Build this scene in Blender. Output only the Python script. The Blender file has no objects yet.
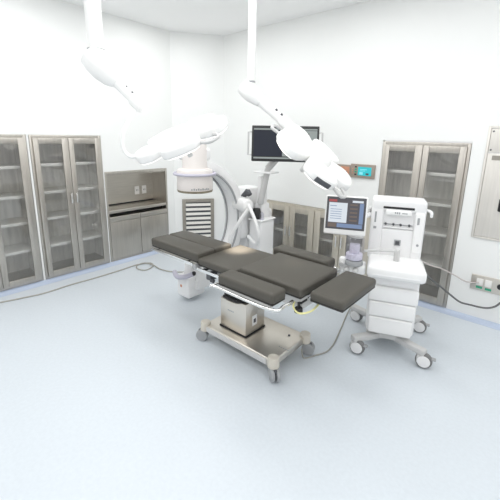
import bpy, bmesh, math, random
from mathutils import Vector, Matrix
random.seed(4)
SC = bpy.context.scene
COL = SC.collection
PI = math.pi

# ------------------------------------------------------------------ camera
CAM_H = 1.75
RX = Vector((0.753, 0.658, 0.018)); RD = Vector((0.164, -0.160, -0.973)); RF = Vector((-0.637, 0.736, -0.228))
RF.normalize(); RX = (RX - RF * RX.dot(RF)).normalized(); RD = RF.cross(RX)
FPX, PX, PY = 348.0, 250.0, 217.5
cam = bpy.data.cameras.new('camera'); camo = bpy.data.objects.new('camera', cam); COL.objects.link(camo)
camo.matrix_world = Matrix(((RX.x, -RD.x, -RF.x, 0), (RX.y, -RD.y, -RF.y, 0), (RX.z, -RD.z, -RF.z, CAM_H), (0, 0, 0, 1)))
cam.sensor_width = 36; cam.lens = 36 * FPX / 500
cam.shift_y = -(250 - PY) / 500.0
cam.clip_start = 0.05
SC.camera = camo

def at(x, y, t):          # a point of the room at depth t along the sight line of a pixel
    return Vector((0, 0, CAM_H)) + (RX * (x - PX) / FPX + RD * (y - PY) / FPX + RF) * t
def onz(x, y, z):
    r = RX * (x - PX) / FPX + RD * (y - PY) / FPX + RF
    return Vector((0, 0, CAM_H)) + r * ((z - CAM_H) / r.z)
def ony(x, y, Y):
    r = RX * (x - PX) / FPX + RD * (y - PY) / FPX + RF
    return Vector((0, 0, CAM_H)) + r * (Y / r.y)

# ------------------------------------------------------------------ materials
def srgb(r, g, b):
    f = lambda c: (c / 12.92) if c <= .04045 else ((c + .055) / 1.055) ** 2.4
    return (f(r / 255), f(g / 255), f(b / 255), 1)
def mat(name, col, rough=.5, metal=0.0, noise=0.0, scale=20, stretch=(1, 1, 1), spec=.5, rvar=0.0, bump=0.0, coat=0.0):
    m = bpy.data.materials.new(name); m.use_nodes = True
    nt = m.node_tree; N = nt.nodes; b = N['Principled BSDF']
    b.inputs['Base Color'].default_value = col
    b.inputs['Roughness'].default_value = rough
    b.inputs['Metallic'].default_value = metal
    b.inputs['Specular IOR Level'].default_value = spec
    if coat: b.inputs['Coat Weight'].default_value = coat
    if noise or rvar or bump:
        tc = N.new('ShaderNodeTexCoord'); mp = N.new('ShaderNodeMapping'); mp.inputs['Scale'].default_value = stretch
        nz = N.new('ShaderNodeTexNoise'); nz.inputs['Scale'].default_value = scale; nz.inputs['Detail'].default_value = 4
        nt.links.new(tc.outputs['Object'], mp.inputs['Vector']); nt.links.new(mp.outputs['Vector'], nz.inputs['Vector'])
        if noise:
            rp = N.new('ShaderNodeValToRGB')
            rp.color_ramp.elements[0].position = .3; rp.color_ramp.elements[1].position = .7
            rp.color_ramp.elements[0].color = (col[0] * (1 - noise), col[1] * (1 - noise), col[2] * (1 - noise), 1)
            rp.color_ramp.elements[1].color = tuple(min(1, c * (1 + noise)) for c in col[:3]) + (1,)
            nt.links.new(nz.outputs['Fac'], rp.inputs['Fac']); nt.links.new(rp.outputs['Color'], b.inputs['Base Color'])
        if rvar:
            mr = N.new('ShaderNodeMapRange'); mr.inputs['To Min'].default_value = max(.02, rough - rvar); mr.inputs['To Max'].default_value = rough + rvar
            nt.links.new(nz.outputs['Fac'], mr.inputs['Value']); nt.links.new(mr.outputs['Result'], b.inputs['Roughness'])
        if bump:
            bp = N.new('ShaderNodeBump'); bp.inputs['Strength'].default_value = bump; bp.inputs['Distance'].default_value = .002
            nt.links.new(nz.outputs['Fac'], bp.inputs['Height']); nt.links.new(bp.outputs['Normal'], b.inputs['Normal'])
    return m
def glass(name, tint, fac, rough=.04):
    m = bpy.data.materials.new(name); m.use_nodes = True
    nt = m.node_tree; N = nt.nodes; N.remove(N['Principled BSDF'])
    tr = N.new('ShaderNodeBsdfTransparent'); tr.inputs['Color'].default_value = tint
    gl = N.new('ShaderNodeBsdfGlossy'); gl.inputs['Roughness'].default_value = rough
    gl.inputs['Color'].default_value = (.9, .9, .9, 1)
    mx = N.new('ShaderNodeMixShader')
    mx.inputs[0].default_value = fac
    nt.links.new(tr.outputs[0], mx.inputs[1]); nt.links.new(gl.outputs[0], mx.inputs[2])
    nt.links.new(mx.outputs[0], N['Material Output'].inputs['Surface'])
    return m
def emit(name, col, s=1.0, base=None):
    m = bpy.data.materials.new(name); m.use_nodes = True
    b = m.node_tree.nodes['Principled BSDF']
    b.inputs['Base Color'].default_value = base or (.02, .02, .02, 1)
    b.inputs['Roughness'].default_value = .45; b.inputs['Specular IOR Level'].default_value = .15
    b.inputs['Emission Color'].default_value = col; b.inputs['Emission Strength'].default_value = s
    return m

M = {}
M['wall'] = mat('wall_panel_white', srgb(245, 246, 244), .45, noise=.012, scale=1.5)
M['ceil'] = mat('ceiling_white', srgb(252, 252, 251), .6, noise=.01, scale=2)
M['floor'] = mat('vinyl_floor', srgb(215, 222, 228), .38, noise=.022, scale=45, spec=.4)
M['cove'] = mat('vinyl_cove', srgb(196, 208, 228), .4, noise=.03, scale=60)
M['steel'] = mat('brushed_steel', (.53, .50, .455, 1), .36, 1.0, noise=.07, scale=6, stretch=(10, 10, .6), rvar=.08)
M['steel_h'] = mat('brushed_steel_level', (.57, .54, .49, 1), .34, 1.0, noise=.06, scale=6, stretch=(.6, 10, 10), rvar=.08)
M['steel_in'] = mat('steel_inside', (.84, .83, .80, 1), .5, .1, noise=.16, scale=5, stretch=(5, 5, .5), rvar=.1)
M['steel_warm'] = mat('warm_steel', (.70, .66, .60, 1), .3, 1.0, noise=.04, scale=5, rvar=.06)
M['shelfsteel'] = mat('shelf_steel', (.80, .79, .76, 1), .4, .35, noise=.04, scale=6)
M['panelsteel'] = mat('satin_panel_steel', (.78, .75, .70, 1), .45, .5, noise=.04, scale=6, stretch=(10, 10, .6), rvar=.06)
M['tyre'] = mat('grey_tyre', srgb(126, 126, 126), .5, noise=.03)
M['low'] = mat('greige_steel', (.62, .58, .50, 1), .45, .45, noise=.06, scale=6, stretch=(8, 8, .6))
M['chrome'] = mat('chrome', (.85, .85, .84, 1), .15, 1.0, noise=.02)
M['pad'] = mat('dark_pad', srgb(83, 80, 73), .5, noise=.05, scale=90, spec=.45, bump=.05)
M['padside'] = mat('dark_pad_seam', srgb(48, 46, 43), .55, noise=.04)
M['white'] = mat('white_plastic', srgb(243, 243, 243), .35, noise=.008, scale=8)
M['whitegloss'] = mat('white_gloss', srgb(248, 248, 247), .25, noise=.006, scale=8)
M['lamp'] = mat('lamp_white', srgb(249, 249, 247), .3, noise=.006, scale=8)
M['cream'] = mat('cream_housing', srgb(236, 230, 226), .4, noise=.012, scale=8)
M['beige'] = mat('beige_metal', srgb(214, 208, 196), .4, noise=.02, scale=8)
M['grey'] = mat('grey_plastic', srgb(168, 170, 172), .45, noise=.02)
M['lgrey'] = mat('light_grey_metal', srgb(205, 205, 204), .4, noise=.015)
M['dgrey'] = mat('dark_grey_plastic', srgb(84, 86, 90), .5, noise=.03)
M['black'] = mat('black_rubber', srgb(30, 30, 32), .5, noise=.05)
M['bezel'] = mat('black_bezel', srgb(40, 42, 42), .5, noise=.03)
M['vent'] = mat('vent_grey', srgb(160, 155, 146), .4, .4, noise=.03)
M['ventslat'] = mat('vent_slat', srgb(232, 230, 224), .4, noise=.01)
M['lav'] = mat('lavender_grip', srgb(196, 194, 208), .45, noise=.02)
M['cable'] = mat('grey_cable', srgb(168, 166, 158), .5, noise=.02)
M['cabled'] = mat('dark_cable', srgb(104, 104, 104), .5, noise=.02)
M['cablep'] = mat('pale_cable', srgb(205, 196, 192), .5, noise=.02)
M['yellow'] = mat('yellow_strap', srgb(240, 236, 172), .5, noise=.03)
M['clear'] = glass('clear_plastic', (.90, .90, .94, 1), .10)
M['glass'] = glass('cabinet_glass', (.95, .95, .945, 1), .07)
M['granule'] = mat('absorber_granules', srgb(236, 233, 243), .6, noise=.08, scale=70)
M['led'] = emit('lamp_led', (1, .97, .9, 1), 1.2, (.9, .9, .9, 1))
M['scr_black'] = emit('screen_black', (.012, .016, .03, 1), 1.0)
M['scr_grey'] = emit('screen_grey', srgb(150, 158, 156), 1.0)
M['scr_dgrey'] = emit('screen_dark_grey', srgb(92, 90, 96), .9)
M['scr_white'] = emit('screen_white', srgb(222, 230, 238), .95)
M['scr_blue'] = emit('screen_blue', srgb(130, 150, 185), .9)
M['scr_red'] = emit('screen_red', srgb(178, 90, 92), .9)
M['scr_cyan'] = emit('lcd_cyan', srgb(55, 205, 215), .95)
M['scr_lcyan'] = emit('lcd_light', srgb(150, 240, 250), .95)
M['scr_brown'] = emit('screen_brown', srgb(120, 108, 100), .9)
M['green'] = mat('green_tag', srgb(58, 165, 130), .5, noise=.03)
M['orange'] = mat('orange_label', srgb(206, 150, 122), .5, noise=.12, scale=30)
M['taupe'] = mat('taupe_plate', srgb(166, 154, 142), .45, .3, noise=.04)
M['socket'] = mat('socket_white', srgb(240, 238, 234), .4, noise=.01)
M['gold'] = mat('khaki_band', srgb(140, 132, 112), .5, noise=.25, scale=40)

# ------------------------------------------------------------------ mesh builder
class MB:
    def __init__(s): s.bm = bmesh.new()
    def _add(s, tmp, mx):
        me = bpy.data.meshes.new('t'); tmp.to_mesh(me); tmp.free()
        me.transform(mx); s.bm.from_mesh(me); bpy.data.meshes.remove(me)
    def box(s, x0, x1, y0, y1, z0, z1, r=0.0, seg=3, mx=None):
        t = bmesh.new(); bmesh.ops.create_cube(t, size=1)
        for v in t.verts: v.co = Vector(((x0 + x1) / 2 + v.co.x * (x1 - x0), (y0 + y1) / 2 + v.co.y * (y1 - y0), (z0 + z1) / 2 + v.co.z * (z1 - z0)))
        if r: bmesh.ops.bevel(t, geom=list(t.edges), offset=min(r, .49 * min(abs(x1 - x0), abs(y1 - y0), abs(z1 - z0))), segments=seg, affect='EDGES', profile=.5)
        s._add(t, mx or Matrix()); return s
    def prism(s, pts, h, mx, r=0.0, seg=2):      # polygon in local XY, extruded along +Z, then mx
        t = bmesh.new()
        vs = [t.verts.new((p[0], p[1], 0)) for p in pts]; f = t.faces.new(vs)
        e = bmesh.ops.extrude_face_region(t, geom=[f])
        for v in [g for g in e['geom'] if isinstance(g, bmesh.types.BMVert)]: v.co.z += h
        bmesh.ops.recalc_face_normals(t, faces=t.faces)
        if r: bmesh.ops.bevel(t, geom=[ed for ed in t.edges], offset=r, segments=seg, affect='EDGES', profile=.5)
        s._add(t, mx); return s
    def cyl(s, p0, p1, r0, r1=None, n=24, bev=0.0):
        p0 = Vector(p0); p1 = Vector(p1); r1 = r0 if r1 is None else r1; d = p1 - p0
        t = bmesh.new(); bmesh.ops.create_cone(t, cap_ends=True, segments=n, radius1=r0, radius2=r1, depth=d.length)
        if bev:
            bmesh.ops.bevel(t, geom=[e for e in t.edges if abs(e.verts[0].co.z - e.verts[1].co.z) < 1e-6], offset=bev, segments=3, affect='EDGES', profile=.5)
        s._add(t, Matrix.Translation((p0 + p1) / 2) @ d.to_track_quat('Z', 'Y').to_matrix().to_4x4()); return s
    def ball(s, c, rx, ry=None, rz=None, mx=None, n=20):
        t = bmesh.new(); bmesh.ops.create_uvsphere(t, u_segments=n, v_segments=n // 2 + 2, radius=1)
        S = Matrix.Diagonal((rx, ry or rx, rz or rx, 1))
        s._add(t, Matrix.Translation(c) @ (mx or Matrix()) @ S); return s
    def lathe(s, prof, mx=None, n=32):           # profile (r, z) turned about local Z
        t = bmesh.new(); rings = []
        for r, z in prof: rings.append([t.verts.new((max(r, 1e-4) * math.cos(2 * PI * k / n), max(r, 1e-4) * math.sin(2 * PI * k / n), z)) for k in range(n)])
        for a, b in zip(rings, rings[1:]):
            for k in range(n): t.faces.new((a[k], a[(k + 1) % n], b[(k + 1) % n], b[k]))
        t.faces.new(rings[0][::-1]); t.faces.new(rings[-1])
        bmesh.ops.recalc_face_normals(t, faces=t.faces)
        s._add(t, mx or Matrix()); return s
    def tube(s, pts, r, n=10, smooth=True, closed=False, sub=6):
        P = [Vector(p) for p in pts]
        if smooth and len(P) > 2:
            Q = []; L = len(P)
            rng = range(L) if closed else range(L - 1)
            for i in rng:
                a = P[i - 1] if (i > 0 or closed) else P[0]; b = P[i]; c = P[(i + 1) % L]; d = P[(i + 2) % L] if (closed or i + 2 < L) else P[-1]
                for k in range(sub):
                    t = k / sub
                    Q.append(.5 * ((2 * b) + (c - a) * t + (2 * a - 5 * b + 4 * c - d) * t * t + (3 * b - a - 3 * c + d) * t ** 3))
            if not closed: Q.append(P[-1])
            P = Q
        R = r if isinstance(r, (list, tuple)) else None
        t_ = bmesh.new(); rings = []; nrm = None; L = len(P)
        for i, p in enumerate(P):
            if closed: tg = (P[(i + 1) % L] - P[i - 1]).normalized()
            else: tg = (P[min(i + 1, L - 1)] - P[max(i - 1, 0)]).normalized()
            if nrm is None:
                nrm = tg.orthogonal().normalized()
            nrm = (nrm - tg * nrm.dot(tg)).normalized(); bn = tg.cross(nrm)
            rr = r if R is None else R[0] + (R[1] - R[0]) * i / (L - 1)
            rings.append([t_.verts.new(p + (nrm * math.cos(2 * PI * k / n) + bn * math.sin(2 * PI * k / n)) * rr) for k in range(n)])
        pairs = list(zip(rings, rings[1:])) + ([(rings[-1], rings[0])] if closed else [])
        for a, b in pairs:
            for k in range(n): t_.faces.new((a[k], a[(k + 1) % n], b[(k + 1) % n], b[k]))
        if not closed: t_.faces.new(rings[0][::-1]); t_.faces.new(rings[-1])
        bmesh.ops.recalc_face_normals(t_, faces=t_.faces)
        s._add(t_, Matrix()); return s

ROOT = {}
def thing(name, label, cat, loc=(0, 0, 0), rotz=0.0, group=None, mx=None):
    o = bpy.data.objects.new(name, None); COL.objects.link(o); o.empty_display_size = .1
    m = mx or (Matrix.Translation(loc) @ Matrix.Rotation(rotz, 4, 'Z'))
    o.matrix_world = m; ROOT[o] = m.copy()
    o['label'] = label; o['category'] = cat
    if group: o['group'] = group
    return o
def obj(name, mb, m, parent=None, world=False, flat=False, label=None):
    me = bpy.data.meshes.new(name)
    if world and parent is not None: bmesh.ops.transform(mb.bm, matrix=ROOT[parent].inverted(), verts=mb.bm.verts)
    mb.bm.to_mesh(me); mb.bm.free()
    me.materials.append(M[m] if isinstance(m, str) else m)
    o = bpy.data.objects.new(name, me); COL.objects.link(o)
    if parent is not None: o.parent = parent; ROOT[o] = ROOT[parent]
    if not flat:
        for p in me.polygons: p.use_smooth = True
        try: me.set_sharp_from_angle(angle=math.radians(38))
        except Exception: pass
    if label: o['label'] = label
    return o
def single(name, mb, m, label, cat, group=None):   # a thing that is one mesh; its origin goes to the base of the mesh
    vs = [v.co for v in mb.bm.verts]
    c = Vector((sum(v.x for v in vs) / len(vs), sum(v.y for v in vs) / len(vs), min(v.z for v in vs)))
    bmesh.ops.translate(mb.bm, vec=-c, verts=mb.bm.verts)
    o = obj(name, mb, m); o.location = c; o['label'] = label; o['category'] = cat
    if group: o['group'] = group
    return o
def struct(name, mb, m):
    o = obj(name, mb, m, flat=True); o['kind'] = 'structure'; return o

# ------------------------------------------------------------------ room shell
XL, YF, ZC = -4.38, 3.89, 3.16
P0 = Vector((-4.38, 3.26, 0)); P1 = Vector((-3.93, 3.89, 0))
XR, YB = 2.6, -2.2
struct('floor', MB().box(-5.0, XR, YB, 4.5, -.1, 0), 'floor')
struct('ceiling', MB().box(-5.0, XR, YB, 4.5, ZC, ZC + .1), 'ceil')

def holed(mb, axis, pos, th, u0, u1, z0, z1, holes):
    us = sorted({u0, u1} | {h[0] for h in holes} | {h[1] for h in holes}); zs = sorted({z0, z1} | {h[2] for h in holes} | {h[3] for h in holes})
    for a, b in zip(us, us[1:]):
        run = None
        for c, d in zip(zs, zs[1:]):
            inside = any(h[0] <= (a + b) / 2 <= h[1] and h[2] <= (c + d) / 2 <= h[3] for h in holes)
            if inside: continue
            if axis == 'x': mb.box(pos - th, pos, a, b, c, d)
            else: mb.box(a, b, pos, pos + th, c, d)
    return mb
L_H = [(.50, 1.322, 0, 1.722), (1.343, 2.152, 0, 1.722), (2.165, 3.132, 0, 1.262)]
F_H = [(-3.06, -1.482, 0, .868), (-1.462, -.622, 0, 1.736), (-.512, .42, .829, 1.878)]
struct('wall_left', holed(MB(), 'x', XL, .05, YB, 3.26, 0, ZC, L_H), 'wall')
struct('wall_far', holed(MB(), 'y', YF, .05, -3.93, XR, 0, ZC, F_H), 'wall')
cd = (P1 - P0); clen = cd.length; cang = math.atan2(cd.y, cd.x)
CH = Matrix.Translation(P0) @ Matrix.Rotation(cang, 4, 'Z')     # local x along the chamfer, local +y out of the room
mbw = MB().box(0, clen, 0, .05, 0, ZC, mx=CH)
struct('wall_corner', mbw, 'wall')
# coved skirting of floor vinyl
def cove(length, mx, r=.085, h=.028):
    pts = [(0, 0), (0, h)] + [(-r * (1 - math.cos(a)), h - h * math.sin(a)) for a in [k * PI / 2 / 6 for k in range(1, 6)]] + [(-r, 0.001)]
    pts = [(0, 0), (0, h), (-.012, h * .62), (-.03, h * .34), (-.055, h * .14), (-r, .0015), (-r, 0)]
    # profile X = outwards(-) , Y = up ; extrude along length
    t = MB(); t.prism(pts, length, mx @ Matrix(((0, 0, 1, 0), (1, 0, 0, 0), (0, 1, 0, 0), (0, 0, 0, 1))))
    return t
struct('baseboard_left', cove(3.26 - YB, Matrix.Translation((XL + .001, YB, 0)) @ Matrix.Rotation(PI / 2, 4, 'Z')), 'cove')
struct('baseboard_far', cove(XR + 3.93, Matrix.Translation((-3.93, YF - .001, 0))), 'cove')
struct('baseboard_corner', cove(clen, CH), 'cove')

# ------------------------------------------------------------------ built-in cabinets
def frame_ring(mb, x0, x1, z0, z1, ix0, ix1, iz0, iz1, y0, y1, r=.003):
    mb.box(x0, ix0, y0, y1, z0, z1, r, 2); mb.box(ix1, x1, y0, y1, z0, z1, r, 2)
    mb.box(ix0, ix1, y0, y1, z0, iz0, r, 2); mb.box(ix0, ix1, y0, y1, iz1, z1, r, 2)
    return mb
def cabinet(name, label, group, loc, rotz, w, z0, h, depth, doors, shelves, gz, m='steel', handle_z=(.92, 1.04)):
    t = thing(name, label, 'cabinet', loc, rotz, group)
    b = MB(); e = .03
    frame_ring(b, 0, w, z0, h, e, w - e, z0 + .05, h - .045, -.006, .03)
    
    b.box(.018, w - .018, .03, depth, z0, z0 + .05); b.box(.018, w - .018, .03, depth, h - .03, h - .004)
    obj('body', b, m, t)
    ln = MB(); ln.box(.018, w - .018, depth - .012, depth, z0 + .05, h - .03); ln.box(.004, .018, .03, depth, z0, h - .004); ln.box(w - .018, w - .004, .03, depth, z0, h - .004)
    obj('lining', ln, 'steel_in', t)
    for z in shelves:
        s = MB(); s.box(.02, w - .02, .06, depth - .014, z - .006, z + .006); s.box(.02, w - .02, .05, .062, z - .024, z + .008, .002)
        obj('shelf', s, 'shelfsteel', t)
    for (x0, x1, g0, g1, hx) in doors:
        d = MB(); frame_ring(d, x0, x1, z0 + .028, h - .032, g0, g1, gz[0], gz[1], -.026, -.007, .004)
        do = obj('door', d, m, t)
        gp = MB(); gp.box(g0, g1, -.018, -.014, gz[0], gz[1]); obj('glass_pane', gp, 'glass', do, flat=True)
        hb = MB(); hb.box(hx - .009, hx + .009, -.062, -.046, handle_z[0], handle_z[1], .004)
        hb.cyl((hx, -.046, handle_z[0] + .015), (hx, -.024, handle_z[0] + .015), .006, n=10); hb.cyl((hx, -.046, handle_z[1] - .015), (hx, -.024, handle_z[1] - .015), .006, n=10)
        obj('handle', hb, 'chrome', do)
    return t
G1 = 'built-in tall steel cabinets with glass doors'
R90 = PI / 2
def tall(label, loc, rotz, w, sh):
    c = w / 2
    return cabinet('tall_cabinet', label, G1, loc, rotz, w, .032, 1.72, .40,
        [(.028, c - .002, .082, c - .075, c - .03), (c + .002, w - .028, c + .06, w - .088, c + .03)], sh, (.125, 1.62))
tall('tall steel glass-door cabinet cut off by the left edge of the photo', (XL, .505, 0), R90, .812, [.42, .745, 1.05, 1.38])
tall('tall steel cabinet with two glass doors beside the counter niche with sockets', (XL, 1.346, 0), R90, .803, [.42, .755, 1.07, 1.39])
tall('tall steel cabinet with two glass doors behind the anaesthesia machine', (-1.459, YF, 0), 0, .833, [.45, .785, 1.10, 1.41])

def lowcab(label, x0, seams):
    ds = []
    for i in range(2):
        a, b = seams[i] - x0, seams[i + 1] - x0
        hx = b - .035 if i == 0 else a + .035
        ds.append((a + .003, b - .003, a + .088, b - .092, hx))
    return cabinet('low_cabinet', label, 'low grey-brown cabinets along the far wall', (x0, YF, 0), 0, seams[2] - x0 + .0, .032, .862, .38, ds, [.455], (.16, .75), 'low', (.42, .56))
lowcab('low grey-brown glass-door cabinet nearer the x-ray trolleys, behind the operating table', -3.05, [-3.02, -2.635, -2.25])
lowcab('low grey-brown glass-door cabinet partly hidden by the anaesthesia screen', -2.25, [-2.245, -1.87, -1.487])

# counter niche
t = thing('counter_unit', 'built-in steel counter unit with open niche above two doors', 'cabinet', (XL, 2.168, 0), R90)
W, H, D = .96, 1.258, .36
b = MB(); frame_ring(b, 0, W, .032, H, .022, W - .028, .06, H - .04, -.006, .02)
b.box(.004, .022, .02, D, .04, H - .01); b.box(W - .028, W - .006, .02, D, .04, H - .01); b.box(.02, W - .02, .02, D, H - .05, H - .01)
b.box(.02, W - .02, .02, D, .04, .06)
obj('body', b, 'steel', t)
obj('back_panel', MB().box(.022, W - .028, D - .012, D, .06, H - .05), 'steel_h', t)
obj('countertop', MB().box(.023, W - .029, -.004, D - .014, .70, .742, .006), 'steel_h', t)
sp = MB(); sp.box(.023, W - .029, D - .024, D - .0125, .742, .757); obj('seam_strip', sp, 'black', t)
obj('apron', MB().box(.023, W - .029, .10, .115, .64, .70), 'black', t)
for i in range(2):
    a = .024 + i * .458; bb = a + .452
    obj('drawer', MB().box(a, bb, -.012, .09, .585, .652, .004), 'steel_h', t)
    d = obj('door', MB().box(a, bb, -.010, .012, .062, .58, .004), 'steel', t)
for i, (y, lb) in enumerate([(2.79, 'white wall socket on the steel niche back, left of the pair'), (2.912, 'white wall socket on the steel niche back, right of the pair')]):
    s = thing('wall_socket', lb, 'socket', (XL - D + .011, y, .857), R90, 'white sockets in the counter niche')
    obj('plate', MB().box(0, .075, -.009, 0, 0, .125, .004), 'socket', s)
    sl = MB(); 
    for q in (.026, .049): sl.box(q - .003, q + .003, -.0105, -.0085, .05, .075)
    obj('slots', sl, 'dgrey', s)

# return-air grille in the corner panel
vt = thing('air_grille', 'grey return-air grille with wide white slats low on the corner wall', 'vent', mx=CH @ Matrix.Translation((.113, 0, .07)))
b = MB(); frame_ring(b, 0, .50, 0, .70, .055, .445, .055, .645, -.022, -.001, .004); obj('frame', b, 'vent', vt)
obj('backing', MB().box(.05, .45, -.006, -.001, .05, .65), 'dgrey', vt)
for k in range(8):
    z = .075 + k * .0735
    b = MB(); b.box(.056, .444, -.003, .003, -.021, .021, mx=Matrix.Translation((0, -.0165, z + .018)) @ Matrix.Rotation(math.radians(-22), 4, 'X')); obj('slat', b, 'ventslat', vt)

# steel hatch, far right
t = thing('wall_hatch', 'tall steel wall panel with black grip, cut off by the right edge', 'panel', (-.51, YF, .831))
b = MB(); frame_ring(b, 0, .92, 0, 1.045, .02, .90, .02, 1.025, -.012, .03, .003); obj('frame', b, 'panelsteel', t)
obj('header_panel', MB().box(.022, .898, -.008, .02, .812, 1.023, .003), 'panelsteel', t)
obj('door', MB().box(.022, .898, -.008, .02, .022, .804, .003), 'panelsteel', t)
b = MB()
for x in (.04, .86):
    for z in (.835, 1.0): b.cyl((x, -.010, z), (x, -.006, z), .008, n=12)
obj('screw', b, 'dgrey', t)
hx = ony(502, 207, YF).x + .51
obj('handle', MB().box(hx - .028, hx + .03, -.03, -.006, .28, .40, .012), 'black', t)
obj('tag', MB().box(.06, .14, -.0105, -.008, .745, .785), 'vent', t)

# outlet strip
t = thing('outlet_panel', 'steel socket strip with green tags low on the far wall', 'socket', (-.447, YF, .315))
obj('plate', MB().box(0, .47, -.012, -.001, 0, .153, .003), 'steel_warm', t)
for x, m, nm in ((.075, 'socket', 'socket'), (.145, 'socket', 'socket'), (.24, 'black', 'round_socket'), (.40, 'black', 'round_socket')):
    b = MB()
    if m == 'socket': b.box(x - .028, x + .028, -.022, -.011, .055, .125, .006)
    else: b.cyl((x, -.012, .085), (x, -.03, .085), .026, .024)
    obj(nm, b, m, t)
for x, z in ((.075, .022), (.15, .018), (.315, .08)):
    obj('tag', MB().box(x - .026, x + .026, -.0145, -.0115, z, z + .022), 'green', t)

# control panel + neighbour
t = thing('control_panel', 'taupe wall control panel with glowing cyan display', 'control panel', (-1.806, YF, 1.30))
obj('plate', MB().box(0, .29, -.02, .003, 0, .157, .004), 'taupe', t)
lc = obj('display', MB().box(.095, .252, -.024, -.019, .03, .128, .002), 'scr_cyan', t)
b = MB(); b.box(.115, .155, -.0255, -.0235, .04, .07); b.box(.12, .20, -.0255, -.0235, .095, .103); b.box(.12, .18, -.0255, -.0235, .08, .086); obj('readout', b, 'scr_lcyan', lc)
obj('readout', MB().box(.19, .225, -.0255, -.0235, .04, .06), 'dgrey', lc)
for z in (.03, .06, .09, .118): obj('button', MB().box(.055, .078, -.025, -.019, z, z + .016, .003), 'black' if z in (.03, .118) else 'green', t)
for z in (.045, .07, .095): obj('button', MB().box(.022, .036, -.024, -.019, z, z + .014, .003), 'orange', t)
t = thing('gas_panel', 'taupe wall plate with orange label left of the cyan-display panel', 'control panel', (-2.06, YF, 1.30))
obj('plate', MB().box(0, .25, -.016, .003, 0, .14, .004), 'taupe', t)
lb = obj('label_field', MB().box(.13, .24, -.018, -.0155, .02, .12), 'orange', t)
for x in (.165, .20): obj('knob', MB().cyl((x, -.017, .055), (x, -.034, .055), .014, .012, n=16), 'padside', t)

# ------------------------------------------------------------------ operating table
TB = thing('operating_table', 'operating table with dark grey pads and steel base on casters', 'operating table', (-1.69, 2.08, 0))
def tob(name, mb, m, parent=TB, **k): return obj(name, mb, m, parent, world=True, **k)
bz0, bz1 = .095, .16
bx0, bx1, by0, by1 = -2.075, -1.315, 1.805, 2.275
b = MB(); b.box(bx0, bx1, by0, by1, bz0, bz1, .012); base = tob('base', b, 'steel_warm')
obj('side_trim', MB().box(bx0 + .04, bx1 - .06, by0 - .006, by0 + .002, bz0 + .008, bz1 - .01, .003), 'lgrey', base, world=True)
b = MB(); b.cyl((-1.42, 2.16, .16), (-1.42, 2.16, .166), .010, n=14); b.cyl((-1.42, 2.16, .164), (-1.42, 2.16, .168), .006, n=12); obj('cap', b, 'dgrey', base, world=True)
b = MB()
for k in range(5): b.box(-1.395 + k * .02, -1.383 + k * .02, 1.98, 1.988, .1602, .1612)
obj('marking', b, 'grey', base, world=True)
for i, (cx, cy) in enumerate(((bx0 + .01, by0 + .02), (bx1 - .01, by0 + .02), (bx0 + .01, by1 - .02), (bx1 - .01, by1 - .02))):
    c = MB(); c.cyl((cx, cy, .10), (cx, cy, .182), .046, .042, bev=.008); cap = tob('corner_cap', c, 'beige')
    a = Matrix.Translation((cx, cy, 0)) @ Matrix.Rotation(math.radians((-150, -35, 160, 20)[i]), 4, 'Z')
    f = MB(); f.cyl((cx, cy, .07), (cx, cy, .105), .02); f.box(-.012, .058, -.014, .014, .062, .105, .01, mx=a)
    fk = tob('caster', f, 'dgrey')
    wv = MB()
    for s in (-1, 1): wv.cyl(a @ Vector((.030, s * .008, .052)), a @ Vector((.030, s * .034, .052)), .052, bev=.008)
    obj('wheel', wv, 'grey', fk, world=True)
# lifting column
b = MB(); b.prism([(-1.95, .161), (-1.66, .161), (-1.66, .45), (-1.71, .445), (-1.77, .425), (-1.85, .420), (-1.95, .43)], .245, Matrix(((1, 0, 0, 0), (0, 0, -1, 2.135), (0, 1, 0, 0), (0, 0, 0, 1))), r=.012); col = tob('column', b, 'steel_warm')
b = MB(); b.box(-1.956, -1.654, 1.884, 2.141, .160, .172, .004); obj('foot_seal', b, 'black', col, world=True)
b = MB()
for k in range(4): b.box(-1.86 + k * .018, -1.848 + k * .018, 1.888, 1.891, .335, .345)
obj('marking', b, 'grey', col, world=True)
obj('socket_plate', MB().box(-1.662, -1.658, 1.97, 2.03, .23, .32, .002), 'white', col, world=True)
obj('inlet', MB().box(-1.659, -1.656, 1.985, 2.012, .255, .29, .002), 'dgrey', col, world=True)
b = MB()
for k in range(6):
    z = .415 + k * .032; e = .008 if k % 2 else 0
    b.box(-1.938 + e, -1.672 - e, 1.90 + e, 2.125 - e, z, z + .031, .012)
tob('bellows', b, 'black')
# frame under the pads
b = MB(); b.box(-2.16, -1.14, 1.88, 2.27, .60, .655, .01); b.box(-1.95, -1.65, 1.89, 2.14, .58, .605, .01); tob('top_frame', b, 'lgrey')
b = MB(); b.box(-2.77, -2.15, 1.84, 2.18, .645, .692, .008); tob('leg_frame', b, 'beige')
b = MB(); b.box(-2.14, -1.70, 1.85, 2.29, .655, .682, .006); b.box(-1.70, -1.14, 1.855, 2.32, .655, .70, .006); tob('pad_plate', b, 'lgrey')
for y in (1.79, 2.33):
    for x0, x1, z in ((-2.79, -2.18, .668), (-2.14, -1.74, .645)):
        r = MB(); r.box(x0, x1, y - .006, y + .006, z, z + .026, .003)
        for q in (x0 + .08, x1 - .08): r.box(q - .012, q + .012, min(y, 2.04 + (y - 2.04) * .5), max(y, 2.04 + (y - 2.04) * .5), z + .006, z + .02)
        tob('side_rail', r, 'chrome')
for y in (1.80, 2.33):
    j = MB(); j.cyl((-2.155, y - .02, .665), (-2.155, y + .02, .665), .024); j.box(-2.17, -2.14, 1.95 if y < 2 else 2.2, y if y < 2 else y, .65, .68); tob('hinge', j, 'grey')
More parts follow.
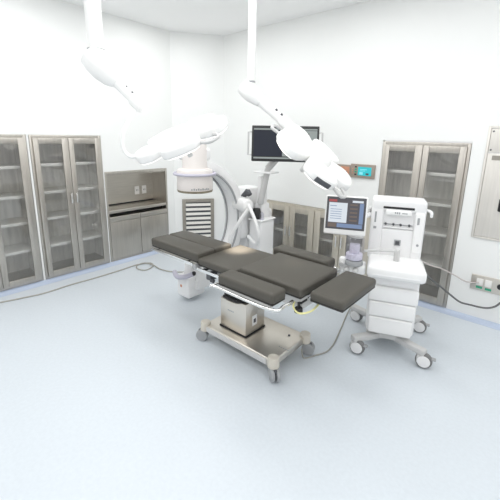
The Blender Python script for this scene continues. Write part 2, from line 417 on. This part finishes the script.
# clamp at the left of the column
b = MB(); b.box(-2.03, -1.975, 1.80, 1.90, .585, .645, .01); b.cyl((-2.0, 1.815, .61), (-2.0, 1.845, .61), .022); b.cyl((-1.985, 1.82, .585), (-1.955, 1.82, .585), .016); tob('rail_clamp', b, 'dgrey')

def pad(name, x0, x1, y0, y1, z0, z1, r=.022, tilt=0.0, zf=None):
    mx = Matrix()
    if tilt:
        c = Vector((x1, (y0 + y1) / 2, z0)); mx = Matrix.Translation(c) @ Matrix.Rotation(tilt, 4, 'Y') @ Matrix.Translation(-c)
    b = MB(); b.box(x0, x1, y0, y1, z0, z1, r, 4, mx)
    o = tob(name, b, 'pad')
    s = MB(); s.box(x0 + .006, x1 - .006, y0 + .006, y1 - .006, z0 - .010, z0 + .014, .006, 2, mx); obj('pad_base', s, 'padside', o, world=True)
    return o
pad('leg_pad', -2.805, -2.125, 1.795, 1.998, .71, .785, .018)
pad('leg_pad', -2.805, -2.125, 2.001, 2.21, .71, .785, .018)
pad('seat_pad', -2.135, -1.705, 1.80, 2.33, .69, .748, .018)
pad('back_pad', -1.69, -1.125, 1.83, 2.345, .705, .775, .02)
pad('head_pad', -1.085, -.838, 1.862, 2.39, .70, .765, .024)
pad('arm_pad', -1.70, -1.195, 1.615, 1.765, .71, .785, .022)
pad('arm_pad', -1.79, -1.24, 2.385, 2.53, .71, .785, .022)
# arm-pad carrier rails
for s, yo, yi, xa, xb in ((-1, 1.606, 1.80, -1.725, -1.18), (1, 2.545, 2.35, -1.80, -1.22)):
    r = MB(); r.tube([(xa, yi, .685), (xa - .01, yo, .685), (xa + .03, yo - .002 * s, .685), (xb - .03, yo, .685), (xb + .01, (yo + yi) / 2, .685), (xb + .01, yi, .685)], .012, sub=5)
    tob('arm_rail', r, 'chrome')
    q = MB(); q.box(xa + .04, xb - .04, min(yo, yi) + .012, max(yo, yi) - .012, .682, .699, .004); tob('arm_plate', q, 'lgrey')
r = MB(); r.tube([(-1.115, 1.9, .70), (-1.115, 2.4, .70)], .010, smooth=False); r.box(-1.14, -.9, 1.98, 2.0, .675, .695); r.box(-1.14, -.9, 2.27, 2.29, .675, .695); tob('head_bar', r, 'chrome')
b = MB(); b.cyl((-1.145, 1.84, .60), (-1.145, 1.84, .635), .030, .026, bev=.006); b.cyl((-1.145, 1.84, .635), (-1.145, 1.84, .67), .01); b.box(-1.155, -1.135, 1.855, 1.93, .655, .67); tob('clamp_knob', b, 'black')
b = MB(); b.tube([(-1.20, 1.88, .66), (-1.18, 1.83, .63), (-1.12, 1.81, .612), (-1.06, 1.86, .63), (-1.05, 1.95, .66)], .007, n=8); tob('strap', b, 'yellow')

# ------------------------------------------------------------------ mobile C-arm x-ray unit
CX, CY, CZ = -2.77, 2.30, .82
CA = thing('c_arm', 'white mobile C-arm x-ray unit straddling the foot end of the table', 'x-ray machine', (CX, CY + .9, 0))
def cob(name, mb, m, parent=CA, **k): return obj(name, mb, m, parent, world=True, **k)
# the C: a broad band swept in the plane through +y
def arc_band(mb, R0, R1, wd, a0, a1, n=30):
    t = bmesh.new(); rows = []
    for k in range(n + 1):
        a = a0 + (a1 - a0) * k / n
        rows.append([t.verts.new((CX + sx * wd / 2, CY + R * math.cos(a), CZ + R * math.sin(a))) for sx, R in ((-1, R0), (1, R0), (1, R1), (-1, R1))])
    for p, q in zip(rows, rows[1:]):
        for i in range(4): t.faces.new((p[i], p[(i + 1) % 4], q[(i + 1) % 4], q[i]))
    t.faces.new(rows[0]); t.faces.new(rows[-1][::-1]); bmesh.ops.recalc_face_normals(t, faces=t.faces)
    bmesh.ops.bevel(t, geom=[e for e in t.edges if abs(e.calc_face_angle(0) - PI / 2) < .2], offset=.012, segments=2, affect='EDGES', profile=.5)
    mb._add(t, Matrix()); return mb
arc = cob('arc', arc_band(MB(), .59, .68, .20, math.radians(-96), math.radians(96)), 'white')
for sx in (-1, 1):
    b = MB(); b.tube([(CX + sx * .092, CY + .582 * math.cos(a), CZ + .582 * math.sin(a)) for a in [math.radians(-80 + 8 * k) for k in range(21)]], .012, sub=2); obj('track', b, 'grey', arc, world=True)
# image intensifier
z0 = 1.20
b = MB(); b.lathe([(.172, z0), (.180, z0 + .015), (.180, z0 + .20), (.172, z0 + .215), (.130, z0 + .225), (.124, z0 + .25), (.121, z0 + .47), (.10, z0 + .52), (.05, z0 + .53)], Matrix.Translation((CX + .03, CY, 0)))
ii = cob('image_intensifier', b, 'cream')
b = MB(); b.lathe([(.16, z0 - .014), (.176, z0 - .010), (.182, z0 + .010), (.16, z0 + .010)], Matrix.Translation((CX + .03, CY, 0))); obj('rim', b, 'gold', ii, world=True)
b = MB()
for k in range(9):
    a = math.radians(-50 + k * 7); b.box(-.006, .006, -.002, .002, 0, .014 + .006 * (k % 2), mx=Matrix.Translation((CX + .03 + .181 * math.cos(a), CY + .181 * math.sin(a), z0 + .022)) @ Matrix.Rotation(a + PI / 2, 4, 'Z'))
obj('marking', b, 'grey', ii, world=True)
b = MB()
ring = [(CX + .03 + .205 * math.cos(a), CY + .205 * math.sin(a), z0 + .17) for a in [2 * PI * k / 28 for k in range(28)]]
b.tube(ring, .014, closed=True, sub=2)
for k in range(4):
    a = PI / 4 + k * PI / 2; b.cyl((CX + .03 + .17 * math.cos(a), CY + .17 * math.sin(a), z0 + .17), (CX + .03 + .2 * math.cos(a), CY + .2 * math.sin(a), z0 + .17), .01, n=10)
obj('ring_handle', b, 'lav', ii, world=True)
b = MB(); b.box(CX - .11, CX + .11, CY - .10, CY + .16, z0 + .30, z0 + .42, .03); obj('mount', b, 'white', ii, world=True)
# x-ray tube housing below
TX, TY = CX - .03, CY - .03
b = MB(); b.box(TX - .10, TX + .10, TY - .12, TY + .12, .045, .285, .025); b.cyl((TX, TY, .28), (TX, TY, .42), .075, .065, bev=.01); b.box(TX - .03, TX + .14, TY - .02, TY + .16, .12, .40, .03)
tb = cob('tube_housing', b, 'white')
b = MB(); b.tube([(TX - .13, TY - .12, .30), (TX - .03, TY - .16, .285), (TX + .08, TY - .15, .31), (TX + .16, TY - .10, .35)], .026, n=12); obj('grip', b, 'lav', tb, world=True)
obj('grip_cap', MB().ball((TX + .165, TY - .097, .355), .024), 'black', tb, world=True)
obj('warning_dot', MB().cyl((TX - .02, TY - .119, .17), (TX - .02, TY - .123, .17), .016, n=16), 'orange', tb, world=True)
# stand
b = MB(); b.box(CX - .11, CX + .13, CY + .60, CY + .78, .55, 1.06, .05); hubp = cob('carriage', b, 'white')
b = MB(); b.cyl((CX + .02, CY + .64, .98), (CX + .24, CY + .60, .98), .085, .075, bev=.02); obj('hub', b, 'whitegloss', hubp, world=True)
b = MB(); b.cyl((CX + .03, CY + .7, 1.02), (CX + .13, CY + .7, 1.13), .03); b.cyl((CX + .13, CY + .7, 1.13), (CX + .17, CY + .69, 1.09), .03); obj('lock_lever', b, 'dgrey', hubp, world=True)
b = MB(); b.box(CX - .18, CX + .12, CY + .74, CY + 1.22, .16, .86, .05); b.box(CX - .10, CX + .10, CY + .76, CY + .96, .86, 1.16, .03); cob('body', b, 'white')
b = MB(); b.box(CX - .30, CX - .22, CY + .62, CY + 1.25, .08, .16, .02); b.box(CX + .06, CX + .14, CY + .62, CY + 1.25, .08, .16, .02); b.box(CX - .28, CX + .12, CY + .8, CY + 1.15, .09, .17, .02); cob('base', b, 'lgrey')
for x in (CX - .26, CX + .10):
    for y in (CY + .66, CY + 1.20):
        f = MB(); f.box(x - .02, x + .02, y - .02, y + .02, .05, .10, .008); fo = cob('caster', f, 'dgrey')
        obj('wheel', MB().cyl((x - .018, y, .045), (x + .018, y, .045), .045, bev=.006), 'grey', fo, world=True)
# hoses sweeping from the hub
b = MB(); b.tube([(CX + .20, CY + .62, 1.0), (CX + .32, CY + .54, .96), (CX + .45, CY + .48, .84), (CX + .50, CY + .48, .68), (CX + .40, CY + .54, .58), (CX + .22, CY + .62, .62)], .019); cob('hose', b, 'white')
b = MB(); b.tube([(CX + .26, CY + .60, .98), (CX + .20, CY + .5, .82), (CX + .10, CY + .45, .62), (CX + .06, CY + .5, .45)], .022); cob('hose', b, 'whitegloss')

# ------------------------------------------------------------------ monitor trolley beside it
mc = ony(285, 144, 3.10)
MT = thing('monitor_trolley', 'white trolley carrying a wide black monitor with side handles', 'monitor trolley', (-2.52, 3.13, 0))
def mob(name, mb, m, parent=MT, **k): return obj(name, mb, m, parent, world=True, **k)
b = MB(); b.box(-2.615, -2.43, 3.0, 3.26, .15, .79, .025); body = mob('body', b, 'white')
obj('top_tray', MB().box(-2.622, -2.42, 2.99, 3.27, .79, .81, .008), 'whitegloss', body, world=True)
b = MB(); b.box(-2.62, -2.56, 2.93, 3.36, .09, .15, .015); b.box(-2.44, -2.38, 2.93, 3.36, .09, .15, .015); b.box(-2.6, -2.4, 3.05, 3.25, .10, .16, .01); mob('base', b, 'lgrey')
for x in (-2.59, -2.41):
    for y in (2.96, 3.33):
        f = MB(); f.box(x - .018, x + .018, y - .02, y + .02, .05, .10, .008); fo = mob('caster', f, 'dgrey')
        obj('wheel', MB().cyl((x - .016, y, .045), (x + .016, y, .045), .045, bev=.006), 'grey', fo, world=True)
b = MB(); b.box(-2.60, -2.53, 3.12, 3.24, .80, 1.30, .02); b.box(-2.615, -2.50, 3.10, 3.25, .80, .98, .02); mob('column', b, 'white')
b = MB(); b.cyl((-2.53, 3.10, .98), (-2.43, 3.10, 1.40), .038, .034, bev=.01); mob('screen_arm', b, 'lgrey')
b = MB(); b.box(-2.58, -2.33, 3.02, 3.18, 1.345, 1.365, .008); mob('shelf', b, 'white')
b = MB(); b.lathe([(.048, 0), (.055, .03), (.052, .08), (.04, .12), (.02, .125)], Matrix.Translation((-2.535, 3.045, .811))); mob('footswitch_cover', b, 'bezel')
b = MB(); b.lathe([(.028, 0), (.030, .06), (.02, .08), (.010, .09)], Matrix.Translation((-2.455, 3.04, .811))); mob('bottle', b, 'clear')
# screen faces the camera side
fy = Vector((mc.x, mc.y, 0)).normalized()
ang = math.atan2(fy.y, fy.x) - PI / 2 + math.radians(2)
SM = Matrix.Translation(mc) @ Matrix.Rotation(ang, 4, 'Z') @ Matrix.Rotation(math.radians(-6), 4, 'X')
sw, sh = .355, .187
b = MB(); b.box(-sw, sw, -.02, .03, -sh, sh, .008, mx=SM); dp = mob('display', b, 'bezel')
b = MB(); b.box(-.10, .10, .028, .07, -.09, .09, .01, mx=SM); b.cyl(SM @ Vector((0, .05, -.05)), Vector((-2.43, 3.10, 1.40)), .04); obj('rear_mount', b, 'lgrey', dp, world=True)
obj('image_screen', MB().box(-sw + .022, -.03, -.0225, -.0195, -sh + .055, sh - .05, mx=SM), 'scr_black', dp, world=True)
obj('menu_screen', MB().box(-.028, sw - .022, -.0225, -.0195, -sh + .055, sh - .05, mx=SM), 'scr_grey', dp, world=True)
obj('status_strip', MB().box(-sw + .022, sw - .022, -.0225, -.0195, sh - .045, sh - .03, mx=SM), 'scr_grey', dp, world=True)
obj('status_strip', MB().box(-sw + .022, sw - .022, -.0225, -.0195, -sh + .028, -sh + .045, mx=SM), 'scr_grey', dp, world=True)
b = MB()
for k in range(5): b.box(.0, .25 - .03 * (k % 3), -.024, -.022, .10 - k * .035, .108 - k * .035, mx=SM)
obj('menu_line', b, 'bezel', dp, world=True)
for s in (-1, 1):
    b = MB(); b.tube([SM @ Vector((s * (sw - .004), 0, .12)), SM @ Vector((s * (sw + .038), 0, .12)), SM @ Vector((s * (sw + .038), 0, -.12)), SM @ Vector((s * (sw - .004), 0, -.12))], .010, smooth=False)
    obj('handle', b, 'lgrey', dp, world=True)

# ------------------------------------------------------------------ anaesthesia machine
AM = thing('anaesthesia_machine', 'white anaesthesia machine with touch screen, drawers and casters', 'anaesthesia machine', (-.78, 2.62, 0), math.radians(21))
def aob(name, mb, m, parent=AM, **k): return obj(name, mb, m, parent, **k)
# base with four legs
b = MB()
for p in ((-.25, 0.02), (.25, 0.02), (-.29, .57), (.27, .57)):
    q = Vector((p[0] * .25, .16 if p[1] < .3 else .42, 0)); d = Vector((p[0], p[1], 0)) - q
    b.box(-.02, d.length + .03, -.032, .032, .105, .155, .012, mx=Matrix.Translation(q) @ Matrix.Rotation(math.atan2(d.y, d.x), 4, 'Z'))
b.box(-.17, .17, .12, .50, .11, .17, .02)
aob('base', b, 'lgrey')
for i, p in enumerate(((-.25, 0.02), (.25, 0.02), (-.29, .57), (.27, .57))):
    a = Matrix.Translation((p[0], p[1], 0)) @ Matrix.Rotation(math.radians((-14, -10, -20, -8)[i]), 4, 'Z')
    f = MB(); f.cyl((p[0], p[1], .085), (p[0], p[1], .11), .022); f.box(-.03, .045, -.034, -.026, .045, .10, .006, mx=a); f.box(-.03, .03, -.03, .026, .09, .106, .006, mx=a); fo = aob('caster', f, 'lgrey')
    w = MB(); w.cyl(a @ Vector((.022, -.024, .062)), a @ Vector((.022, .018, .062)), .062, bev=.01); wo = obj('tyre', w, 'tyre', fo)
    h = MB(); 
    h.cyl(a @ Vector((.022, -.037, .062)), a @ Vector((.022, -.026, .062)), .047, n=24, bev=.003)
    obj('wheel_disc', h, 'white', fo)
    l = MB(); l.box(.06, .105, -.02, .02, .082, .094, .005, mx=a); l.box(.02, .07, -.012, .012, .086, .1, .004, mx=a); obj('brake_lever', l, 'grey', fo)
# drawer block
b = MB(); b.box(-.185, .185, .085, .50, .185, .70, .03); blk = aob('cabinet_body', b, 'white')
for z0_, z1_ in ((.19, .335), (.339, .470), (.474, .600)):
    hw = .165 + (z0_ - .19) * .07; d = MB(); d.box(-hw, hw, .052, .10, z0_, z1_, .018, 4); dr = aob('drawer', d, 'whitegloss')
    g = MB(); g.box(-.11, .11, .049, .056, z1_ - .016, z1_ - .010, .002); obj('grip', g, 'white', dr)
b = MB(); b.box(-.14, .15, .07, .09, .61, .68, .008); aob('recess_strip', b, 'white')
# worktop
b = MB(); b.box(-.215, .212, -.015, .36, .685, .79, .035, 5); wt = aob('worktop', b, 'whitegloss')
obj('edge_rail', MB().box(-.17, .17, -.018, -.012, .715, .726, .003), 'white', wt)
# tower
T0, T1 = .29, .50
b = MB(); b.box(-.225, .19, T0, T1, 1.165, 1.27, .025, 4); b.box(-.225, -.125, T0, T1, .75, 1.20, .02); b.box(.105, .19, T0, T1, .75, 1.20, .02); b.box(-.15, .13, T0 + .022, T1, .75, 1.20); b.box(-.13, .11, T0 + .006, T1, .75, 1.02, .01)
tw = aob('tower', b, 'white')
obj('display_slot', MB().box(-.135, .10, T0 - .004, T0 + .01, 1.192, 1.210, .003), 'black', tw)
b = MB(); b.box(-.115, .085, T0 - .014, T0 + .02, 1.14, 1.186, .012); pn = obj('button_panel', b, 'whitegloss', tw)
b = MB()
for x in (-.045, -.03, -.015): b.box(x, x + .010, T0 - .0155, T0 - .013, 1.155, 1.17)
b.box(.01, .05, T0 - .0155, T0 - .013, 1.158, 1.166); obj('marking', b, 'grey', tw)
b = MB(); b.box(-.125, .105, T0 + .002, T0 + .03, 1.03, 1.042, .004); obj('flow_shelf', b, 'white', tw)
for x in (-.105, -.045, .01, .075):
    b = MB(); b.cyl((x, T0 + .023, 1.06), (x, T0 + .001, 1.06), .010, .008, n=14); obj('flow_knob', b, 'dgrey', tw)
obj('flow_rail', MB().box(-.12, .10, T0 + .016, T0 + .023, 1.056, 1.063), 'grey', tw)
b = MB(); b.box(-.025, .025, T0 - .004, T0 + .008, .885, .935, .003); gq = obj('gauge_plate', b, 'grey', tw); obj('gauge', MB().box(-.016, .016, T0 - .006, T0 - .003, .893, .926, .003), 'dgrey', tw)
b = MB(); b.box(.112, .182, T0 - .012, T0 + .01, .84, 1.17, .008); obj('side_panel', b, 'whitegloss', tw)
b = MB(); b.box(.128, .145, T0 - .0145, T0 - .011, 1.08, 1.135); obj('indicator', b, 'grey', tw)
obj('port', MB().cyl((.15, T0 - .011, .91), (.15, T0 - .018, .91), .010, n=14), 'grey', tw)
b = MB(); b.box(-.195, -.182, T0 - .003, T0 + .004, 1.07, 1.16); obj('indicator', b, 'grey', tw)
obj('switch', MB().box(-.198, -.175, T0 - .003, T0 + .004, 1.015, 1.035), 'grey', tw)
b = MB(); b.tube([(.175, T0 + .06, 1.19), (.208, T0 + .04, 1.19), (.226, T0 + .02, 1.178), (.228, T0 + .02, 1.145)], .012); obj('hook', b, 'white', tw)
b = MB(); b.tube([(-.21, T0 + .1, 1.15), (-.25, T0 + .06, 1.16), (-.27, T0 - .0, 1.14)], .02); obj('hook', b, 'lgrey', tw)
# breathing-system block on the left
b = MB(); b.box(-.43, -.225, .085, .25, .66, .735, .02); b.box(-.44, -.38, .09, .15, .70, .79, .02); b.cyl((-.40, .14, .61), (-.40, .14, .70), .03, bev=.006); ab = aob('breathing_block', b, 'whitegloss')
b = MB(); b.cyl((-.325, .13, .735), (-.325, .13, .775), .078, .072, bev=.008); obj('absorber_ring', b, 'grey', ab)
b = MB(); b.cyl((-.325, .13, .775), (-.325, .13, .965), .072, bev=.012); obj('absorber_canister', b, 'clear', ab)
b = MB(); b.cyl((-.325, .13, .78), (-.325, .13, .83), .066, bev=.006); b.box(-.365, -.285, .10, .16, .83, .91, .012); obj('absorber_granules', b, 'granule', ab)
b = MB(); b.cyl((-.325, .13, .965), (-.325, .13, .985), .06, bev=.006); obj('canister_lid', b, 'lgrey', ab)
b = MB(); b.tube([(-.25, .12, .86), (-.12, .16, .868), (.0, .18, .87)], .011); b.cyl((0, .18, .785), (0, .18, .885), .022, bev=.006); aob('bag_arm', b, 'lgrey')
for p in ((-.405, .095, .755), (-.37, .09, .70), (-.30, .09, .70)):
    b = MB(); b.cyl((p[0], p[1], p[2]), (p[0] - .01, p[1] - .05, p[2] - .01), .024, .02, bev=.004); obj('hose_port', b, 'lgrey' if p[2] > .69 else 'dgrey', ab)
# screen on an arm
SA = Matrix.Translation((-.41, -.0, 1.163)) @ Matrix.Rotation(math.radians(3), 4, 'Z') @ Matrix.Rotation(math.radians(-7), 4, 'X')
b = MB(); b.box(-.158, .158, -.012, .035, -.152, .152, .014, mx=SA); ds = aob('touch_screen', b, 'whitegloss')
obj('screen_border', MB().box(-.146, .146, -.0145, -.011, -.108, .142, .003, mx=SA), 'dgrey', ds)
obj('screen_panel', MB().box(-.134, .134, -.0162, -.014, -.098, .126, mx=SA), 'scr_dgrey', ds)
obj('chart_window', MB().box(-.128, .010, -.018, -.016, -.055, .098, mx=SA), 'scr_white', ds)
obj('title_bar', MB().box(-.13, -.07, -.018, -.016, .104, .122, mx=SA), 'scr_red', ds)
obj('clock_field', MB().box(.045, .125, -.018, -.016, .104, .120, mx=SA), 'scr_white', ds)
obj('button_bar', MB().box(-.06, .128, -.018, -.016, -.092, -.062, mx=SA), 'scr_blue', ds)
obj('button_bar', MB().box(-.128, -.065, -.018, -.016, -.092, -.062, mx=SA), 'scr_brown', ds)
obj('side_bar', MB().box(.10, .13, -.018, -.016, -.058, .10, mx=SA), 'scr_blue', ds)
b = MB()
for k in range(5): b.box(.03, .085, -.018, -.016, .08 - k * .03, .092 - k * .03, mx=SA)
obj('readings', b, 'scr_brown', ds)
b = MB(); b.box(-.12, -.07, -.0195, -.0178, .07, .075, mx=SA)
for k in range(5): b.box(-.115, -.03, -.0195, -.0178, .045 - k * .018, .049 - k * .018, mx=SA)
obj('chart_text', b, 'scr_blue', ds)
b = MB(); b.cyl(SA @ Vector((0, .03, -.03)), SA @ Vector((0, .08, -.03)), .04, bev=.006); b.tube([SA @ Vector((0, .075, -.03)), (-.32, .2, 1.12), (-.2, .40, 1.12)], .024); obj('screen_arm', b, 'white', ds)

# ------------------------------------------------------------------ surgical lamps
def lamp(label, head_c, e1, nrm, R, chain, label_plate, phase, aim, power):
    """head_c centre, e1 long axis, nrm light direction"""
    e1 = e1.normalized(); nrm = (nrm - e1 * nrm.dot(e1)).normalized(); e2 = nrm.cross(e1)
    HM = Matrix.Translation(head_c) @ Matrix((( e1.x, e2.x, -nrm.x, 0), (e1.y, e2.y, -nrm.y, 0), (e1.z, e2.z, -nrm.z, 0), (0, 0, 0, 1)))
    top = chain['pole'][0]
    t = thing('surgical_lamp', label, 'surgical lamp', (top.x, top.y, ZC), 0, 'ceiling surgical lamps')
    lob = lambda n, mb, m, p=None, **k: obj(n, mb, m, p or t, world=True, **k)
    pa, pb = chain['pole']
    b = MB(); b.cyl((pa.x, pa.y, ZC - .001), (pa.x, pa.y, ZC - .09), .14, .12, bev=.02); lob('ceiling_cover', b, 'lamp')
    b = MB(); b.cyl((pa.x, pa.y, ZC - .08), pb, chain['rp'], bev=.006); lob('pole', b, 'lamp')
    b = MB(); b.cyl((pb.x, pb.y, pb.z + .004), (pb.x, pb.y, pb.z - .008), chain['rp'] * 1.06); lob('joint_ring', b, 'grey')
    # elbow housing and spring arm
    a, c = chain['elbow'], chain['joint']; d = (c - a).normalized()
    b = MB()
    q = d.to_track_quat('Z', 'Y').to_matrix().to_4x4()
    L = chain['eh']
    b.lathe([(.02, -L * .62), (chain['re'] * .9, -L * .5), (chain['re'], -L * .3), (chain['re'] * 1.02, L * .05), (chain['re'] * .82, L * .42), (chain['ra'] * 1.1, L * .66)], Matrix.Translation(a) @ q)
    b.cyl((pb.x, pb.y, pb.z), a, chain['rp'] * .95)
    lob('elbow', b, 'lamp')
    b = MB(); b.cyl(a, c, chain['ra'], chain['ra'] * .85); lob('spring_arm', b, 'lamp')
    b = MB(); b.cyl(c - d * .05, c + d * .035, chain['ra'] * 1.08, bev=.01); b.ball(c + d * .03, chain['ra'] * .9); jo = lob('arm_joint', b, 'lamp')
    s = MB()
    for kx in (.0, .05): s.ball(c - d * (.045 + kx) - RD * chain['ra'] * .85 - RF * .02, .010)
    obj('screw', s, 'dgrey', jo, world=True)
    b = MB(); b.tube([c] + chain['yoke'], chain['ry'], n=12); lob('yoke', b, chain['ym'])
    # head: hub, five petals
    b = MB(); b.lathe([(.03, .075), (.08, .07), (.12, .045), (.135, .015), (.13, -.02), (.10, -.035), (.02, -.037)][::-1], HM); hub = lob('hub', b, 'lamp')
    b = MB(); b.cyl(HM @ Vector((0, 0, -.03)), HM @ Vector((0, 0, -.14)), .022, .018, bev=.006); obj('sterile_handle', b, 'lgrey', hub, world=True)
    for k in range(5):
        an = phase + k * 2 * PI / 5
        m = HM @ Matrix.Rotation(an, 4, 'Z')
        pts = [(.08, -.05), (.15, -.10), (.23, -.135), (.275, -.138), (.325, -.10), (.345, -.05), (.348, 0), (.345, .05), (.325, .10), (.275, .138), (.23, .135), (.15, .10), (.08, .05)]
        b = MB(); b.prism([(x * R / .345, y * R / .345) for x, y in pts], .066, m @ Matrix.Translation((0, 0, -.028)), r=.02, seg=3)
        pt = lob('petal', b, 'lamp')
        b = MB(); b.prism([(.11 + (x - .08) * .78, y * .78) for x, y in pts], .004, m @ Matrix.Translation((0, 0, -.0325))); obj('light_field', b, 'led', pt, world=True)
        if k == label_plate[0]:
            x = R + .010
            b = MB(); b.box(x - .002, x + .006, -.06, .06, -.014, .020, .003, mx=m @ Matrix.Translation((-.012, 0, 0))); 
            obj('name_plate', b, 'dgrey', pt, world=True)
    # rim handles
    for an in (phase + PI / 5, phase + PI / 5 + 4 * PI / 5):
        m = HM @ Matrix.Rotation(an, 4, 'Z')
        b = MB(); b.tube([m @ Vector((.20, -.06, .0)), m @ Vector((.34, -.05, -.015)), m @ Vector((.36, 0, -.02)), m @ Vector((.34, .05, -.015)), m @ Vector((.20, .06, .0))], .011); lob('rim_handle', b, 'lgrey')
    ld = bpy.data.lights.new('lamp_beam', 'SPOT'); ld.energy = power; ld.spot_size = math.radians(16); ld.spot_blend = .8; ld.shadow_soft_size = .06; ld.color = (1, .90, .80)
    lo = bpy.data.objects.new('lamp_beam', ld); COL.objects.link(lo); lo.parent = t
    p = HM @ Vector((0, 0, -.16)); mw = Matrix.Translation(p) @ (aim - p).to_track_quat('-Z', 'Y').to_matrix().to_4x4()
    lo.matrix_local = ROOT[t].inverted() @ mw
    return t

def camdir(x, y, z): return RX * x + RD * y + RF * z
d1 = 2.35
h1 = at(182, 138, d1)
a1 = math.radians(23); ph = math.radians(28)
e1 = camdir(math.cos(a1), -math.sin(a1), 0)
n1 = camdir(math.sin(a1) * math.cos(ph), math.cos(a1) * math.cos(ph), math.sin(ph))
el = at(97, 64, 2.25)
lamp('white petal-shaped surgical lamp on the left with thin curved yoke', h1, e1, n1, .332,
     dict(pole=(Vector((el.x, el.y, ZC)), el + Vector((0, 0, .085))), rp=.05, elbow=at(102, 67, 2.25), joint=at(138, 104, 2.3), re=.085, ra=.038, eh=.20, ym='lamp', ry=.013,
          yoke=[at(131, 117, 2.3), at(124, 130, 2.3), at(122, 142, 2.32), at(125, 152, 2.34), at(133, 157, 2.35), at(150, 151, 2.35), at(170, 142, 2.35)]),
     (-1,), math.radians(20), Vector((-2.04, 2.24, .75)), 430)
d2 = 2.45
h2 = at(314, 157, d2)
a2 = math.radians(-42); ph2 = math.radians(31)
e1 = camdir(math.cos(a2), -math.sin(a2), 0)
n2 = camdir(math.sin(a2) * math.cos(ph2), math.cos(a2) * math.cos(ph2), math.sin(ph2))
el = at(251, 92, 2.5)
lamp('white petal-shaped surgical lamp on the right in front of the black monitor', h2, e1, n2, .33,
     dict(pole=(Vector((el.x, el.y, ZC)), el + Vector((0, 0, .07))), rp=.028, elbow=at(251, 93, 2.5), joint=at(286, 124, 2.47), re=.062, ra=.036, eh=.15, ym='lamp', ry=.03,
          yoke=[at(288, 130, 2.46), at(284, 137, 2.46), at(283, 144, 2.46), at(290, 149, 2.45), at(303, 152, 2.45)]),
     (1,), math.radians(-8), Vector((-1.45, 2.2, .77)), 10)

# ------------------------------------------------------------------ cables
def fl(x, y, z=.008): return onz(x, y, z)
b = MB(); b.tube([fl(-40, 310), fl(0, 302.5), fl(20, 298.5), fl(45, 293), fl(70, 285), fl(95, 278), fl(118, 271), fl(138, 264.5), fl(150, 263), fl(153, 266), fl(146, 270), fl(138, 269), fl(137, 265.5), fl(145, 263, .02), fl(154, 265.5, .02), fl(160, 269), fl(170, 271.5), fl(182, 272), fl(193, 271)], .008, n=8)
single('floor_cable', b, 'cable', 'long grey cable lying along the left cabinets with a small coil', 'cable')
b = MB(); b.tube([Vector((-.80, 3.18, .72)), ony(432, 266, 3.6), ony(440, 268, 3.7), ony(455, 275.5, 3.78), ony(466, 281.5, 3.84), Vector((-.375, YF - .03, .40))], .006, n=8)
single('power_cable', b, 'cablep', 'pale thin cable running from the anaesthesia machine into the socket strip', 'cable')
b = MB(); b.tube([Vector((-.82, 3.2, .66)), ony(432, 280, 3.5), ony(441, 287, 3.62), ony(450, 294.5, 3.7), ony(460, 302, 3.77), ony(470, 304.8, 3.8), ony(485, 308, 3.82), ony(495, 306.5, 3.84), ony(502, 302, 3.85), Vector((-.045, YF - .04, .40))], .009, n=8)
single('power_cable', b, 'cabled', 'dark thicker cable sagging along the far wall below the socket strip', 'cable')
b = MB(); b.tube([Vector((-1.29, 2.15, .10)), fl(304, 358), fl(315, 355.5), fl(326, 352), fl(333, 345), fl(338, 335), fl(342, 326), fl(347, 314), onz(352, 305, .02), fl(358, 296)], .006, n=8)
single('floor_cable', b, 'cable', 'grey cable trailing from the operating table base past the right casters', 'cable')

# ------------------------------------------------------------------ light
def area(name, loc, sx, sy, e, rot=(0, 0, 0), col=(1, 1, 1)):
    l = bpy.data.lights.new(name, 'AREA'); l.shape = 'RECTANGLE'; l.size = sx; l.size_y = sy; l.energy = e; l.color = col
    o = bpy.data.objects.new(name, l); COL.objects.link(o); o.location = loc; o.rotation_euler = rot; return o
for x in (-3.3, -1.6, .3):
    for y in (-.4, 1.3, 2.75):
        area('ceiling_panel_light', (x, y, ZC - .02), 1.2, .6, 11.8)
w = bpy.data.worlds.new('world'); SC.world = w; w.use_nodes = True
bg = w.node_tree.nodes['Background']; bg.inputs['Color'].default_value = (1, 1, 1, 1); bg.inputs['Strength'].default_value = .80
SC.view_settings.view_transform = 'Standard'; SC.view_settings.look = 'None'; SC.view_settings.exposure = 0.0
